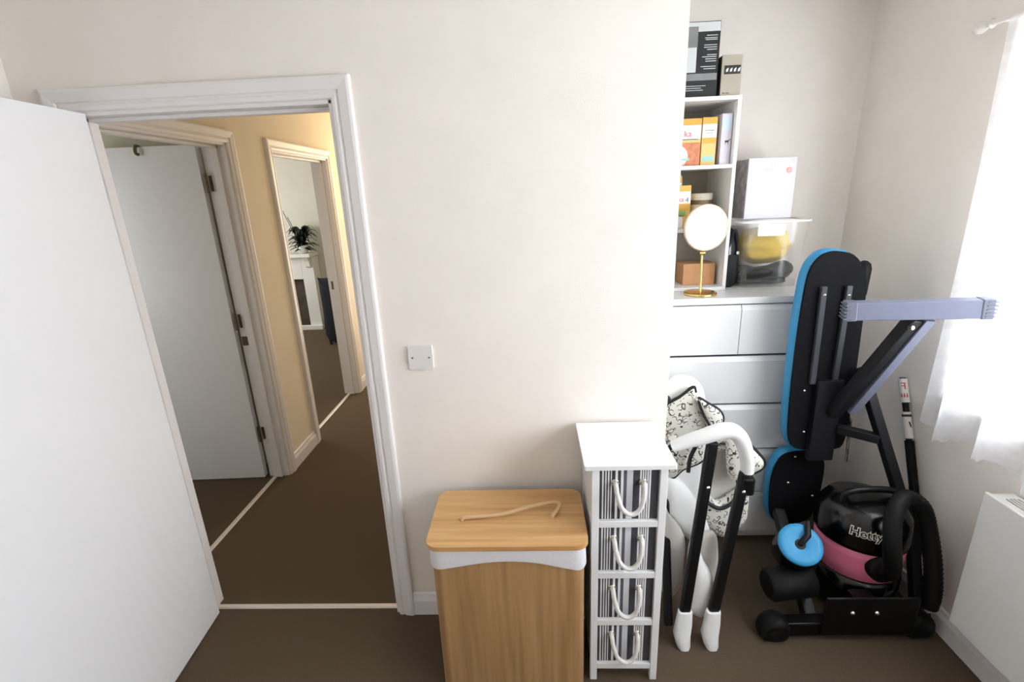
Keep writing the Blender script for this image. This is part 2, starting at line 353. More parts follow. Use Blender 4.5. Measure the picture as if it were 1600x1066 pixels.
def sweep_frame(a0, a1, zt, prof, fn):
    """architrave: legs and head with mitred corners; prof (w outward from opening, h proud); fn(a, h, z)"""
    mb = MB(); n = len(prof); vs = []
    for st in range(4):
        for wv, h in prof:
            a = a0-wv if st < 2 else a1+wv; z = 0 if st in (0, 3) else zt+wv; vs.append(fn(a, h, z))
    fs = [(i*n+k, i*n+(k+1) % n, (i+1)*n+(k+1) % n, (i+1)*n+k) for i in range(3) for k in range(n)]
    mb.add(vs, fs); mb.add(vs[:n], [tuple(range(n))]); mb.add(vs[-n:], [tuple(range(n))]); return mb
PROF = [(0, 0), (0, .010), (.004, .014), (.014, .016), (.020, .013), (.024, .0125), (.028, .018), (.050, .021), (.056, .022), (.064, .020), (.066, .016), (.066, 0)]
t = sweep_frame(DX0, DX1, DZ, PROF, lambda a, h, z: Vector((a, -h, z))); fr = struct(t, 'trim_1', 'trim_white', 'white moulded frame around the main doorway', 'door frame')
# lining: reveal boards and stops
m_ = MB().box(DX0-.002, DX0+.012, -.004, WT+.004, 0, DZ).box(DX1-.012, DX1+.002, -.004, WT+.004, 0, DZ).box(DX0, DX1, -.004, WT+.004, DZ-.012, DZ+.002); m_.build('lining', 'trim_white', fr, bevel=.002)
m_ = MB().box(DX0+.012, DX0+.024, .040, WT+.004, 0, DZ-.012).box(DX1-.024, DX1-.012, .040, WT+.004, 0, DZ-.012).box(DX0+.012, DX1-.012, .040, WT+.004, DZ-.024, DZ-.012); m_.build('stop', 'trim_white', fr, bevel=.002)
struct(MB().prism([(-.012, 0), (-.008, .006), (.008, .006), (.012, 0)], lambda u, v, d: Vector((d, .030+u, v)), DX0+.012, DX1-.012), 'trim_2', 'threshold', 'pale metal carpet strip under the main doorway', 'threshold strip')

# hall side door frames
FX = lambda a, h, z: Vector((HX+h, a, z))
for i, (o, lab) in enumerate(((O2, 'white frame of the first doorway along the hall'), (O3, 'white frame of the far doorway along the hall'))):
    fr = struct(sweep_frame(o[0], o[1], OZ, PROF, FX), 'trim_%d' % (3+i*2), 'trim_white', lab, 'door frame')
    MB().box(HX-HT-.004, HX+.004, o[0]-.002, o[0]+.012, 0, OZ).box(HX-HT-.004, HX+.004, o[1]-.012, o[1]+.002, 0, OZ).box(HX-HT-.004, HX+.004, o[0], o[1], OZ-.012, OZ+.002).build('lining', 'trim_white', fr, bevel=.002)
    MB().box(HX-.075, HX-.035, o[0]+.012, o[0]+.026, 0, OZ-.012).box(HX-.075, HX-.035, o[1]-.026, o[1]-.012, 0, OZ-.012).box(HX-.075, HX-.035, o[0]+.012, o[1]-.012, OZ-.026, OZ-.012).build('stop', 'trim_white', fr, bevel=.002)
    struct(MB().prism([(-.014, 0), (-.009, .006), (.009, .006), (.014, 0)], lambda u, v, d: Vector((HX-.083+u, d, v)), o[0]+.012, o[1]-.012), 'trim_%d' % (4+i*2), 'threshold', ['pale carpet strip under the first hall doorway', 'pale carpet strip under the far hall doorway'][i], 'threshold strip')
    if i == 1:   # strike plate on the far jamb
        MB().box(HX-.10, HX-.082, o[1]-.014, o[1]-.0125, .96, 1.03).build('strike_plate', 'hinge_metal', fr)
    else:
        MB().box(HX-.118, HX-.085, o[1]-.0145, o[1]-.0125, .885, .94).build('strike_plate', 'hinge_metal', fr)

# skirting
SK = [(0, 0), (.016, 0), (.016, .070), (.013, .080), (.010, .088), (.009, .100), (0, .104)]
def skirt(name, p0, p1, nrm, lab):
    nx, ny = nrm; d = Vector((p1[0]-p0[0], p1[1]-p0[1], 0))
    mb = MB(); mb.prism(SK, lambda u, v, t: Vector((p0[0], p0[1], 0)) + d*t + Vector((nx*u, ny*u, v)), 0, 1); return struct(mb, name, 'trim_white', lab, 'skirting board')
skirt('baseboard_back', (DX1+.066, 0), (XE, 0), (0, -1), 'white skirting board under the socket wall')
skirt('baseboard_right', (XR, YB), (XR, YA), (-1, 0), 'white skirting board under the curtained window')
skirt('baseboard_alcove', (XE, YA), (XR, YA), (0, -1), 'white skirting board behind the dresser')
skirt('baseboard_hall', (HX, O2[1]+.066), (HX, O3[0]-.066), (1, 0), 'white skirting between the two hall doorways')
skirt('baseboard_hall_end', (HX, O3[1]+.066), (HX, 3.6), (1, 0), 'white skirting past the far hall doorway')
skirt('baseboard_left', (XL, YB), (XL, 0), (1, 0), 'white skirting behind the open door')

# ------------------------------------------------------------------ doors
def hinge(mb, x, y, z, ax=1):
    mb.tube([(x, y, z-.045), (x, y, z+.045)], .006, 8); mb.box(x-.016, x+.016, y-.0015, y+.0015, z-.04, z+.04)
# open bedroom door
ang = math.radians(-85.5)
dv = Vector((math.cos(ang), math.sin(ang), 0)); nv = Vector((-dv.y, dv.x, 0))       # nv points +x : the face we see
def DL(u, v, d): return Vector((-1.384, -.008, 0)) + dv*u + nv*d + Vector((0, 0, v))
m_ = MB(); m_.prism([(0, .008), (.790, .008), (.790, 1.979), (0, 1.979)], DL, -.04, 0)
dr = struct(m_, 'door_1', 'gloss_white', 'plain white door standing wide open at the left edge', 'door', bevel=.002)
for s in (1, -1):
    h = MB(); d0 = 0 if s > 0 else -.04
    h.lathe([(.024, 0), (.024, .006), (.012, .010), (.012, .030), (.026, .042), (.026, .054), (.016, .060)], DL(.745, 1.0, d0), nv*s, n=24)
    h.build('handle', 'chrome', dr)
h = MB()
for z in (.25, 1.0, 1.75): h.tube([DL(-.004, z-.045, -.02), DL(-.004, z+.045, -.02)], .006, 8)
h.build('hinge', 'hinge_metal', dr)
# first hall door: hung on the far jamb, open into the side room, facing us
a2 = math.radians(182.5); dv2 = Vector((math.cos(a2), math.sin(a2), 0)); nv2 = Vector((-dv2.y, dv2.x, 0))
def DL2(u, v, d): return Vector((-1.742, 1.068, 0)) + dv2*u + nv2*d + Vector((0, 0, v))
m_ = MB(); m_.prism([(0, .008), (.74, .008), (.74, 1.995), (0, 1.995)], DL2, -.02, .02)
dr = struct(m_, 'door_2', 'gloss_white', 'plain white door open into the side room, seen through the doorway', 'door', bevel=.002)
for z in (1.80, 1.035, .31):
    h = MB(); h.lathe([(.008, -.05), (.008, .05)], (-1.722, 1.052, z), n=10).box(-1.712, -1.698, 1.066, 1.072, z-.04, z+.04)
    h.build('hinge', 'hinge_metal', dr)
m_ = MB(); m_.tube(smooth_path([DL2(.30, 1.995, .0), DL2(.30, 1.998, .03), DL2(.30, 1.965, .04), DL2(.29, 1.955, .03)]), .008, 8); m_.build('coat_hook', 'hinge_metal', dr)
m_ = MB(); m_.lathe([(.02, 0), (.022, .01), (.012, .02), (.012, .035), (.026, .05), (.024, .06), (.01, .065)], DL2(.69, 1.0, .02), nv2, n=20); m_.build('knob', 'chrome', dr)
# far hall door: hung on the near jamb, swung back against the wall inside the far room
m_ = MB().box(X0-.785, X0-.025, 1.520, 1.560, .008, 1.99)
dr = struct(m_, 'door_3', 'gloss_white', 'white door swung back inside the far room, hidden by the hall wall', 'door', bevel=.002)
MB().lathe([(.02, 0), (.012, .02), (.026, .05), (.01, .06)], (X0-.72, 1.560, 1.0), (0, 1, 0), n=16).build('knob', 'chrome', dr)

# ------------------------------------------------------------------ window, curtain, rod
m_ = MB(); XF = XR+.11
m_.box(XF, XF+.06, WY0, WY0+.05, WZ0, WZ1).box(XF, XF+.06, WY1-.05, WY1, WZ0, WZ1).box(XF, XF+.06, WY0, WY1, WZ0, WZ0+.05).box(XF, XF+.06, WY0, WY1, WZ1-.05, WZ1).box(XF, XF+.06, -1.045, -.995, WZ0, WZ1)
win = struct(m_, 'window_1', 'satin_white', 'white framed bedroom window behind the net curtain', 'window', bevel=.004)
MB().box(XF+.028, XF+.032, WY0+.05, -1.045, WZ0+.05, WZ1-.05).build('pane', 'window_glass', win)
MB().box(XF+.028, XF+.032, -.995, WY1-.05, WZ0+.05, WZ1-.05).build('pane', 'window_glass', win)
MB().box(XR-.03, XF, WY0-.03, WY1+.03, WZ0-.025, WZ0).build('window_sill', 'satin_white', win, bevel=.004)
m_ = MB(); NY, NZ = 230, 24; vs = []
for i in range(NY+1):
    y = 0.112 - 2.63*i/NY; tt = 2.63*i/NY
    zb = .775 + .012*math.cos(tt*2*PI/.165) + (.018 if (int(tt/.165) % 2) else 0) + .007*math.cos(tt*2*PI/.03)
    for j in range(NZ+1):
        k = j/NZ; z = 2.135*(1-k) + zb*k
        a = .010 + .022*k; x = 1.468 + a*math.sin(tt*2*PI/.165 + .5*math.sin(tt*7)) + .006*math.sin(tt*2*PI/.06)*(1-k)
        vs.append((x, y - .012*math.sin(k*PI), z))
fs = [(i*(NZ+1)+j, (i+1)*(NZ+1)+j, (i+1)*(NZ+1)+j+1, i*(NZ+1)+j+1) for i in range(NY) for j in range(NZ)]
m_.add(vs, fs, True); m_.build('net_curtain', 'net_curtain', label='long white net curtain with scalloped hem over the window', cat='curtain')
rod = thing('curtain_rod', 'thin white curtain rod with a pointed finial above the net curtain', 'curtain rod', (1.47, 0, 2.14))
MB().tube([(1.468, .17, 2.137), (1.468, -2.60, 2.137)], .008, 12).build('pole', 'rod_white', rod)
MB().lathe([(.006, 0), (.014, .006), (.008, .014), (.013, .028), (.019, .045), (.017, .062), (.008, .075), (.001, .079)], (1.468, .165, 2.137), (0, 1, 0), n=16).build('finial', 'rod_white', rod)
for y in (.135, -2.52):
    MB().tube([(1.468, y, 2.137), (1.537, y, 2.137)], .006, 8).lathe([(.02, 0), (.02, .006)], (1.531, y, 2.137), (1, 0, 0), n=16).build('bracket', 'rod_white', rod)

# ------------------------------------------------------------------ panel heater
ht = thing('panel_heater', 'white flat panel heater fixed low on the wall beneath the curtain', 'heater', (1.49, -.7, .2))
HY0, HY1, HZ0, HZ1 = -1.15, -.212, .17, .70
MB().box(1.45, 1.462, HY0, HY1, HZ0, HZ1).build('front_panel', 'heater', ht, bevel=.003)
MB().box(1.462, 1.527, HY0+.02, HY1-.012, HZ0+.01, HZ1-.012).build('body', 'heater_dark', ht)
g = MB().box(1.462, 1.478, HY0+.02, HY1-.012, HZ1-.012, HZ1-.001).box(1.520, 1.530, HY0+.02, HY1-.012, HZ0, HZ1-.001).box(1.478, 1.520, HY1-.040, HY1-.012, HZ1-.012, HZ1-.001).box(1.478, 1.520, HY0+.02, HY0+.05, HZ1-.012, HZ1-.001).box(1.462, 1.53, HY1-.014, HY1-.010, HZ0+.01, HZ1-.001)
g.build('casing', 'heater', ht)
for k in range(3): MB().box(1.486+k*.011, 1.491+k*.011, HY0+.05, HY1-.040, HZ1-.012, HZ1-.002).build('slat', 'heater', ht)

# ------------------------------------------------------------------ blank socket plate
so = thing('blank_plate', 'square white blank electrical plate with two screws on the cream wall', 'wall plate', (-.40, 0, 1.1425))
MB().prism(rrect(-.443, -.357, 1.0995, 1.1855, .004, 3), XZ(-.011), 0, .011).build('plate', 'socket', so, bevel=.003)
for x in (-.430, -.370): MB().lathe([(.0035, 0), (.003, .0015)], (x, -.011, 1.1425), (0, -1, 0), n=12).build('screw', 'screw', so)

# ------------------------------------------------------------------ laundry hamper
hp = thing('laundry_hamper', 'tall bamboo laundry hamper with white liner and rope-handled lid', 'laundry hamper', (-.105, -.20, 0))
m_ = MB(); outer = rrect(-.352, .146, -.345, -.055, .035); n = len(outer)
m_.prism(outer, XY, .004, .585, smooth=True); m_.build('body', 'bamboo_side', hp)
m_ = MB(); po0 = rrect(-.356, .150, -.349, -.051, .038); po = []
for q in range(len(po0)):
    a_, b_ = po0[q], po0[(q+1) % len(po0)]; kk = max(1, int(math.dist(a_, b_)/.02))
    po += [(a_[0]+(b_[0]-a_[0])*e/kk, a_[1]+(b_[1]-a_[1])*e/kk) for e in range(kk)]
n = len(po); vs = []
for u, v in po:
    edge = min(abs(u+.356), abs(u-.150))/.25
    zb = .528 + .032*math.sin(min(1, edge)*PI/2)**1.5 - .010*max(0, u)/.15
    vs.append((u, v, zb))
ring = [(1.0, 0), (1.006, .004)]
low = vs; mid = [(-.103+(u+.103)*1.012, -.20+(v+.20)*1.014, z+.012) for u, v, z in vs]; top = [(u, v, .606) for u, v, z in vs]
m_.add(low+mid+top, [(a*n+k, a*n+(k+1) % n, (a+1)*n+(k+1) % n, (a+1)*n+k) for a in range(2) for k in range(n)], True); m_.add(top, [tuple(range(n))])
m_.build('liner', 'liner', hp)
MB().prism(rrect(-.366, .158, -.356, -.045, .042), XY, .606, .622).build('lid', 'bamboo_lid', hp, bevel=.003)
m_ = MB(); m_.tube(smooth_path([(-.262, -.222, .618), (-.255, -.222, .632), (-.20, -.214, .631), (-.12, -.206, .634), (-.04, -.180, .640), (.045, -.160, .644), (.075, -.166, .643), (.066, -.19, .636), (.050, -.210, .629), (.048, -.214, .618)], 5), .0068, 8); m_.build('rope_handle', 'rope_tan', hp)

# ------------------------------------------------------------------ slim drawer tower
TX, TY0, TY1, TZ = .2875, -.302, -.022, .878
tw = thing('drawer_tower', 'slim white tower of four drawers with striped fronts and rope handles', 'drawer unit', (TX, (TY0+TY1)/2, 0))
MB().prism(rrect(.146, .428, TY0-.012, TY1+.004, .006, 3), XY, TZ-.014, TZ).build('top', 'satin_white', tw, bevel=.003)
LW = .024; x0, x1 = .170, .405
for xx in (x0, x1-LW):
    for yy in (TY0, TY1-.02): MB().box(xx, xx+LW, yy, yy+.02, 0, TZ-.014).build('leg', 'satin_white', tw, bevel=.002)
MB().box(x0+.004, x0+.010, TY0+.02, TY1-.02, .06, TZ-.02).build('side_panel', 'satin_white', tw); MB().box(x1-.010, x1-.004, TY0+.02, TY1-.02, .06, TZ-.02).build('side_panel', 'satin_white', tw)
zs = [.062, .258, .457, .658, TZ-.014]
for k, z in enumerate(zs[:-1]): MB().box(x0+LW, x1-LW, TY0+.001, TY0+.018, z-.012, z+.012).build('rail', 'satin_white', tw, bevel=.002)
MB().box(x0+LW, x1-LW, TY0+.001, TY0+.018, TZ-.022, TZ-.014).build('rail', 'satin_white', tw)
MB().box(x0+.01, x1-.01, TY1-.012, TY1-.006, .06, TZ-.02).build('back_panel', 'satin_white', tw)
for k in range(4):
    za, zb = zs[k]+.014, zs[k+1]-(.014 if k < 3 else .010)
    d = MB(); d.box(TX-.0915, TX+.0915, TY0+.012, TY1-.03, za, zb); d = d.build('drawer', 'striped_fabric', tw)
    zc = za+(zb-za)*.74
    h = MB(); h.tube(smooth_path([(TX-.044, TY0+.014, zc), (TX-.044, TY0-.008, zc), (TX-.040, TY0-.016, zc-.03), (TX-.026, TY0-.018, zc-.074), (TX, TY0-.019, zc-.096), (TX+.026, TY0-.018, zc-.086), (TX+.040, TY0-.016, zc-.05), (TX+.044, TY0-.008, zc), (TX+.044, TY0+.014, zc)], 5), .0078, 8); h.build('rope_handle', 'rope_white', d)
    for s in (-1, 1): MB().lathe([(.012, 0), (.013, .003), (.009, .004)], (TX+s*.044, TY0+.012, zc), (0, -1, 0), n=16).build('eyelet', 'chrome', d)

# ------------------------------------------------------------------ tall white dresser
X0d, X1d, YF, YBk, ZT = .486, 1.284, .407, .866, 1.23
ds = thing('dresser', 'tall white six-drawer dresser standing in the alcove', 'chest of drawers', ((X0d+X1d)/2, (YF+YBk)/2, 0))
MB().box(X0d, X1d, YF, YBk, ZT-.028, ZT).build('top', 'dresser_white', ds, bevel=.0015)
for a, b in ((X0d, X0d+.02), (X1d-.02, X1d)): MB().box(a, b, YF+.022, YBk, 0, ZT-.028).build('side_panel', 'dresser_white', ds, bevel=.001)
MB().box(X0d+.02, X1d-.02, YBk-.01, YBk-.004, .05, ZT-.03).build('back_panel', 'dresser_white', ds)
MB().box(X0d+.02, X1d-.02, YF+.05, YF+.066, 0, .06).build('plinth', 'dresser_white', ds)
tops = [1.196, .966, .735, .508, .280, .055]
for k in range(5):
    z1, z0 = tops[k], tops[k+1]+.012
    cols = ((X0d+.001, (X0d+X1d)/2-.0015), ((X0d+X1d)/2+.0015, X1d-.001)) if k == 0 else ((X0d+.001, X1d-.001),)
    for a, b in cols:
        d = MB(); pr = [(0, z0), (0, z1-.022), (.010, z1), (.020, z1), (.020, z0)]
        d.prism(pr, lambda u, v, t: Vector((t, YF+u, v)), a, b); dd = d.build('drawer', 'dresser_white', ds, bevel=.0008)
        MB().box(a+.03, b-.03, YF+.020, YBk-.05, z0+.015, z1-.05).build('drawer_box', 'dresser_white', dd)

# ------------------------------------------------------------------ shelf unit on the dresser
SX0, SX1, SY0, SY1, SZ0, SZ1 = .492, .872, .57, .862, 1.2305, 2.030
sh = thing('shelf_unit', 'narrow white open shelf unit standing on the dresser', 'shelf unit', ((SX0+SX1)/2, (SY0+SY1)/2, 1.23))
for a, b in ((SX0, SX0+.015), (SX1-.015, SX1)): MB().box(a, b, SY0, SY1, SZ0, SZ1-.015).build('side_panel', 'shelf_white', sh, bevel=.001)
SH = [1.2305, 1.491, 1.752, 2.015]
for i, z in enumerate(SH):
    MB().box(SX0+(.015 if i < 3 else 0), SX1-(.015 if i < 3 else 0), SY0, SY1-.004, z, z+.015).build('shelf' if i else 'bottom_panel', 'shelf_white', sh, bevel=.001)
MB().box(SX0+.015, SX1-.015, SY1-.004, SY1, SZ0+.01, SZ1-.015).build('back_panel', 'shelf_back', sh)

def carton(name, label, x0, x1, y0, y1, z0, z1, m, side=None, group=None):
    o = thing(name, label, 'box', ((x0+x1)/2, (y0+y1)/2, z0), group)
    MB().box(x0, x1, y0, y1, z0, z1).build('carton', m, o, bevel=.0015)
    if side: MB().box(x0-.0006, x0+.0005, y0+.004, y1-.004, z0+.004, z1-.004).build('side_print', side, o)
    return o
def pan(o, m, y, x0, x1, z0, z1, name='print', th=.0006): return MB().box(x0, x1, y-th, y+.0003, z0, z1).build(name, m, o)
zt = SZ1 + .001
# tall black appliance box
o = carton('appliance_box', 'tall black and grey printed carton on top of the shelf unit', .575, .778, .60, .80, zt, 2.306, 'box_black')
y = .60
pan(o, 'print_light', y, .577, .776, 2.288, 2.303); pan(o, 'box_blackgrey', y, .577, .690, 2.2155, 2.287); pan(o, 'print_light', y, .577, .688, 2.125, 2.215)
pan(o, 'print_light', y, .690, .776, 2.270, 2.288, th=.0004); pan(o, 'box_blackgrey', y, .577, .774, 2.095, 2.120, th=.0009)
rng = random.Random(3)
for zz in (2.256, 2.247, 2.241, 2.222, 2.214, 2.206, 2.187, 2.180, 2.172, 2.164, 2.145, 2.137):
    ln = rng.uniform(.035, .058); pan(o, 'print_light', y, .765-ln, .767, zz-.0013, zz+.0013, 'text_line')
for zz in (2.075, 2.067, 2.059): pan(o, 'print_light', y, .62, .62+rng.uniform(.07, .12), zz-.001, zz+.001, 'text_line')
# small grey box with four white spots
o = carton('gadget_box', 'small grey box with a dark band of four white shapes, beside the black carton', .787, .867, .585, .70, zt, 2.180, 'box_silver', 'box_black')
y = .585; pan(o, 'print_dark', y, .797, .862, 2.110, 2.142, 'band')
for k in range(4): MB().add([(.804+k*.0155, y-.0009, 2.118), (.812+k*.0155, y-.0009, 2.120), (.814+k*.0155, y-.0009, 2.134), (.805+k*.0155, y-.0009, 2.128)], [(0, 1, 2, 3)]).build('mark', 'print_white', o)
pan(o, 'print_dark', y, .796, .806, 2.040, 2.0425, 'text_line'); pan(o, 'print_dark', y, .809, .822, 2.040, 2.0425, 'text_line')
# compartment 1: two cereal cartons and a slim white box
z0 = SH[2]+.0155
def cereal(x0, x1, y0, y1, z0, z1, lab, art):
    o = carton('cereal_box', lab, x0, x1, y0, y1, z0, z1, 'cereal_yellow', group='yellow cereal cartons in the shelf unit'); h = z1-z0; w_ = x1-x0
    pan(o, 'cereal_amber', y0, x0+.001, x1-.001, z1-.03*h/.19, z1-.001)
    pan(o, 'print_white', y0, x0+.001, x1-.001, z0+h*.58, z0+h*.86, th=.0008)
    if art == 'bowl':
        pan(o, 'cereal_orange', y0, x0+.001, x1-.001, z0+.001, z0+h*.5)
        MB().lathe([(.045, 0), (.045, .0006), (.0, .0007)], (x0+w_*.35, y0-.0004, z0+h*.21), (0, -1, 0), n=24).build('bowl_print', 'print_white', o)
        pan(o, 'print_aqua', y0-.0008, x0+.02, x0+w_*.7, z0+h*.12, z0+h*.17)
        P = lambda x, y_, z: Vector((x0+w_*.62+x, y0-.0012-z, z0+h*.68+y_))
        text_part('lettering', 'ka', .035, P, 'print_red', o); pan(o, 'print_teal', y0-.0008, x0+.01, x1-.012, z0+h*.555, z0+h*.575, 'text_line')
    elif art == 'plain':
        pan(o, 'cereal_amber', y0, x0+.004, x1-.004, z0+h*.46, z0+h*.58); pan(o, 'print_aqua', y0, x0+.006, x1-.008, z0+h*.08, z0+h*.2)
        pan(o, 'print_dark', y0-.0008, x0+.010, x1-.012, z0+h*.725, z0+h*.735, 'text_line'); pan(o, 'print_teal', y0-.0008, x0+.014, x1-.016, z0+h*.67, z0+h*.678, 'text_line')
    else:
        pan(o, 'cereal_amber', y0, x0+.001, x1-.001, z0+h*.42, z0+h*.58); pan(o, 'print_green', y0, x0+w_*.5, x1-.02, z0+h*.28, z0+h*.42); pan(o, 'print_white', y0, x0+.001, x1-.03, z0+.001, z0+h*.3)
        P = lambda x, y_, z: Vector((x0+w_*.60+x, y0-.0012-z, z0+h*.68+y_))
        text_part('lettering', 'ka', .03, P, 'print_red', o); P2 = lambda x, y_, z: Vector((x1-.016+x, y0-.0012-z, z0+h*.66+y_)); text_part('lettering', '4', .032, P2, 'print_teal', o)
    return o
cereal(.585, .733, .615, .685, z0, z0+.188, 'yellow and orange cereal carton with a bowl picture in the upper compartment', 'bowl')
cereal(.736, .797, .612, .72, z0, z0+.190, 'narrow side of a yellow carton beside the slim white box', 'plain')
o = carton('slim_box', 'slim white box with a small dark animal figure in the upper compartment', .811, .854, .60, .70, z0, z0+.200, 'box_white')
pan(o, 'print_palelblue', .60, .813, .852, z0+.135, z0+.185)
MB().box(.828, .843, .5990, .5998, z0+.088, z0+.095).box(.829, .831, .5990, .5998, z0+.080, z0+.089).box(.839, .841, .5990, .5998, z0+.080, z0+.089).add([(.841, .599, z0+.092), (.851, .599, z0+.099), (.849, .599, z0+.101), (.841, .599, z0+.096)], [(0, 1, 2, 3)]).build('animal_print', 'print_dark', o)
pan(o, 'tin', .60, .822, .842, z0+.03, z0+.031, 'text_line')
# compartment 2
z0 = SH[1]+.0155
cereal(.600, .708, .62, .68, z0, z0+.182, 'yellow carton numbered 4 in the middle compartment behind the mirror', 'four')
cereal(.585, .690, .70, .76, z0, z0+.225, 'taller yellow carton at the back of the middle compartment', 'plain')
o = thing('storage_tin', 'pale round tin with a dark motif in the middle compartment', 'tin', (.775, .70, z0))
MB().lathe([(.050, 0), (.052, .004), (.052, .125), (.050, .13)], (.775, .70, z0), n=36).build('body', 'tin', o)
MB().lathe([(.0535, .118), (.0535, .142), (.050, .146), (.0, .146)], (.775, .70, z0), n=36).build('lid', 'tin', o)
MB().lathe([(.0524, .098), (.0526, .100), (.0526, .116), (.0524, .117)], (.775, .70, z0), n=36, caps=False).build('band', 'tin_dark', o)
# bottom compartment
z0 = SH[0]+.0155
o = carton('cardboard_box', 'small plain brown cardboard box in the bottom compartment', .698, .842, .63, .74, z0, z0+.098, 'kraft')
MB().box(.698, .842, .684, .686, z0+.0979, z0+.0984).build('seam', 'print_dark', o)

# ------------------------------------------------------------------ vanity mirror
MCX, MCY, MCZ = .752, .532, 1.512
vm = thing('vanity_mirror', 'round tilting vanity mirror on a thin brass stand, on the dresser', 'mirror', (.735, .525, 1.2305))
MB().lathe([(.068, 0), (.069, .003), (.068, .010), (.062, .012), (.0, .012)], (.735, .495, 1.2305), n=40).build('base', 'brass', vm)
MB().tube([(.735, .495, 1.240), (.738, .505, 1.30), (.743, .530, 1.395)], .0055, 12).build('stem', 'brass', vm)
yw = math.radians(8.5); nrm = Vector((math.sin(yw)*.999, -math.cos(yw), .02)).normalized()
MB().lathe([(.0095, -.012), (.0095, .012)], (.744, .532, 1.405), (1, 0, 0), n=14).build('joint', 'brass', vm)
MB().lathe([(.098, 0), (.099, .004), (.099, .010), (.096, .013), (.089, .0125), (.0885, .0115)], Vector((MCX, MCY, MCZ)) - nrm*.004, nrm, n=56, caps=False).lathe([(.0, 0), (.098, 0)], Vector((MCX, MCY, MCZ)) - nrm*.004, nrm, n=56, caps=False).build('rim', 'cream_rim', vm)
MB().lathe([(.089, 0), (.0001, .0004)], Vector((MCX, MCY, MCZ)) + nrm*.0075, nrm, n=56, caps=False).build('mirror_glass', 'mirror', vm)

# ------------------------------------------------------------------ clear tub, its contents, white box, black bag
tb = thing('storage_tub', 'clear plastic storage tub standing on the dresser', 'storage tub', (1.08, .715, 1.2305))
vs = []; lv = [(1.2305, .0), (1.2345, .0), (1.515, .018), (1.528, .018)]
def ringp(g, z): return [(u, v, z) for u, v in rrect(.952-g, 1.205+g, .605-g, .825+g, .025, 4)]
m_ = MB(); n = len(ringp(0, 0)); allv = [p for z, g in lv for p in ringp(g, z)]
m_.add(allv, [(a*n+k, a*n+(k+1) % n, (a+1)*n+(k+1) % n, (a+1)*n+k) for a in range(3) for k in range(n)], True); m_.add(ringp(0, 1.2315), [tuple(range(n))]); m_.build('body', 'clear_plastic', tb)
m_ = MB(); a = ringp(.018, 1.527); b = ringp(.026, 1.527); c = ringp(.026, 1.519); n = len(a)
m_.add(a+b+c, [(q*n+k, q*n+(k+1) % n, (q+1)*n+(k+1) % n, (q+1)*n+k) for q in range(2) for k in range(n)], True); m_.build('rim', 'plastic_white', tb)
MB().prism(rrect(.930, 1.228, .582, .848, .03, 4), XY, 1.5275, 1.5335).build('lid', 'clear_plastic', tb, bevel=.002)
MB().prism(rrect(.998, 1.115, 1.462, 1.512, .006, 3), XZ(.5865), 0, .001).build('sticker', 'print_white', tb, label='white paper label on the tub front')
def blob(c, r, seed, m, name, label, cat, group=None, sq=(1, 1, 1)):
    rg = random.Random(seed); bm = bmesh.new(); bmesh.ops.create_icosphere(bm, subdivisions=4, radius=1)
    ph = [rg.uniform(0, 6.3) for _ in range(6)]
    for v in bm.verts:
        d = 1 + .07*math.sin(5*v.co.x+ph[0]) * math.cos(4*v.co.z+ph[1]) + .05*math.sin(9*v.co.y+ph[2]+3*v.co.x) + .04*math.sin(11*v.co.z+ph[3])
        v.co = Vector((c[0]+v.co.x*r*sq[0]*d, c[1]+v.co.y*r*sq[1]*d, c[2]+v.co.z*r*sq[2]*d))
    mb = MB(); bm.verts.index_update(); mb.add([v.co.copy() for v in bm.verts], [tuple(v.index for v in f.verts) for f in bm.faces], True); bm.free()
    return mb.build(name, m, label=label, cat=cat, group=group, origin=(c[0], c[1], c[2]-r*sq[2]))
blob((1.083, .712, 1.408), .112, 4, 'yellow_cloth', 'folded_cloth', 'crumpled yellow cloth in the clear tub above the shoes', 'cloth', sq=(1.0, .80, .76))
def shoe(loc, rz, tilt, label):
    o = thing('shoe', label, 'shoe', loc, 'dark shoes in the clear tub'); o.rotation_euler = (tilt, 0, rz); bl = Vector(loc)
    sole = [(-.115, .0), (-.105, -.030), (-.05, -.032), (0, -.030), (.06, -.042), (.10, -.034), (.122, 0), (.10, .034), (.06, .040), (0, .028), (-.05, .032), (-.105, .030)]
    MB().cushion(sole, lambda u, v, d: bl + Vector((u, v, d)), .016, .0, sub=3).build('sole', 'sole_grey', o)
    n = 12; secs = []
    for x, hw, hh in ((-.11, .024, .045), (-.08, .029, .060), (-.04, .030, .058), (0, .029, .048), (.04, .034, .038), (.08, .034, .028), (.11, .022, .018), (.119, .006, .006)):
        secs.append([bl + Vector((x, hw*math.cos(PI*k/(n-1)), .014 + hh*math.sin(PI*k/(n-1))**.7)) for k in range(n)])
    m_ = MB(); m_.add([p for s in secs for p in s], [(i*n+k, i*n+k+1, (i+1)*n+k+1, (i+1)*n+k) for i in range(len(secs)-1) for k in range(n-1)], True); m_.add(secs[0], [tuple(range(n))]); m_.build('upper', 'shoe_black', o)
    return o
shoe((1.075, .705, 1.236), math.radians(172), 0, 'dark shoe lying along the front of the clear tub')
shoe((1.08, .788, 1.236), math.radians(1), 0, 'dark shoe at the back of the clear tub')
sh3 = shoe((1.125, .64, 1.262), math.radians(20), math.radians(75), 'dark shoe on its side showing its grey sole in the tub')
sh3.rotation_euler = (math.radians(78), math.radians(-7), math.radians(2)); sh3.location = (1.082, .660, 1.291)
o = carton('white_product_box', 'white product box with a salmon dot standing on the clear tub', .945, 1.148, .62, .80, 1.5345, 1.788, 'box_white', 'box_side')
MB().lathe([(.0125, 0), (.0125, .0006), (.0, .0007)], (1.118, .6198, 1.735), (0, -1, 0), n=24).build('dot', 'print_salmon', o)
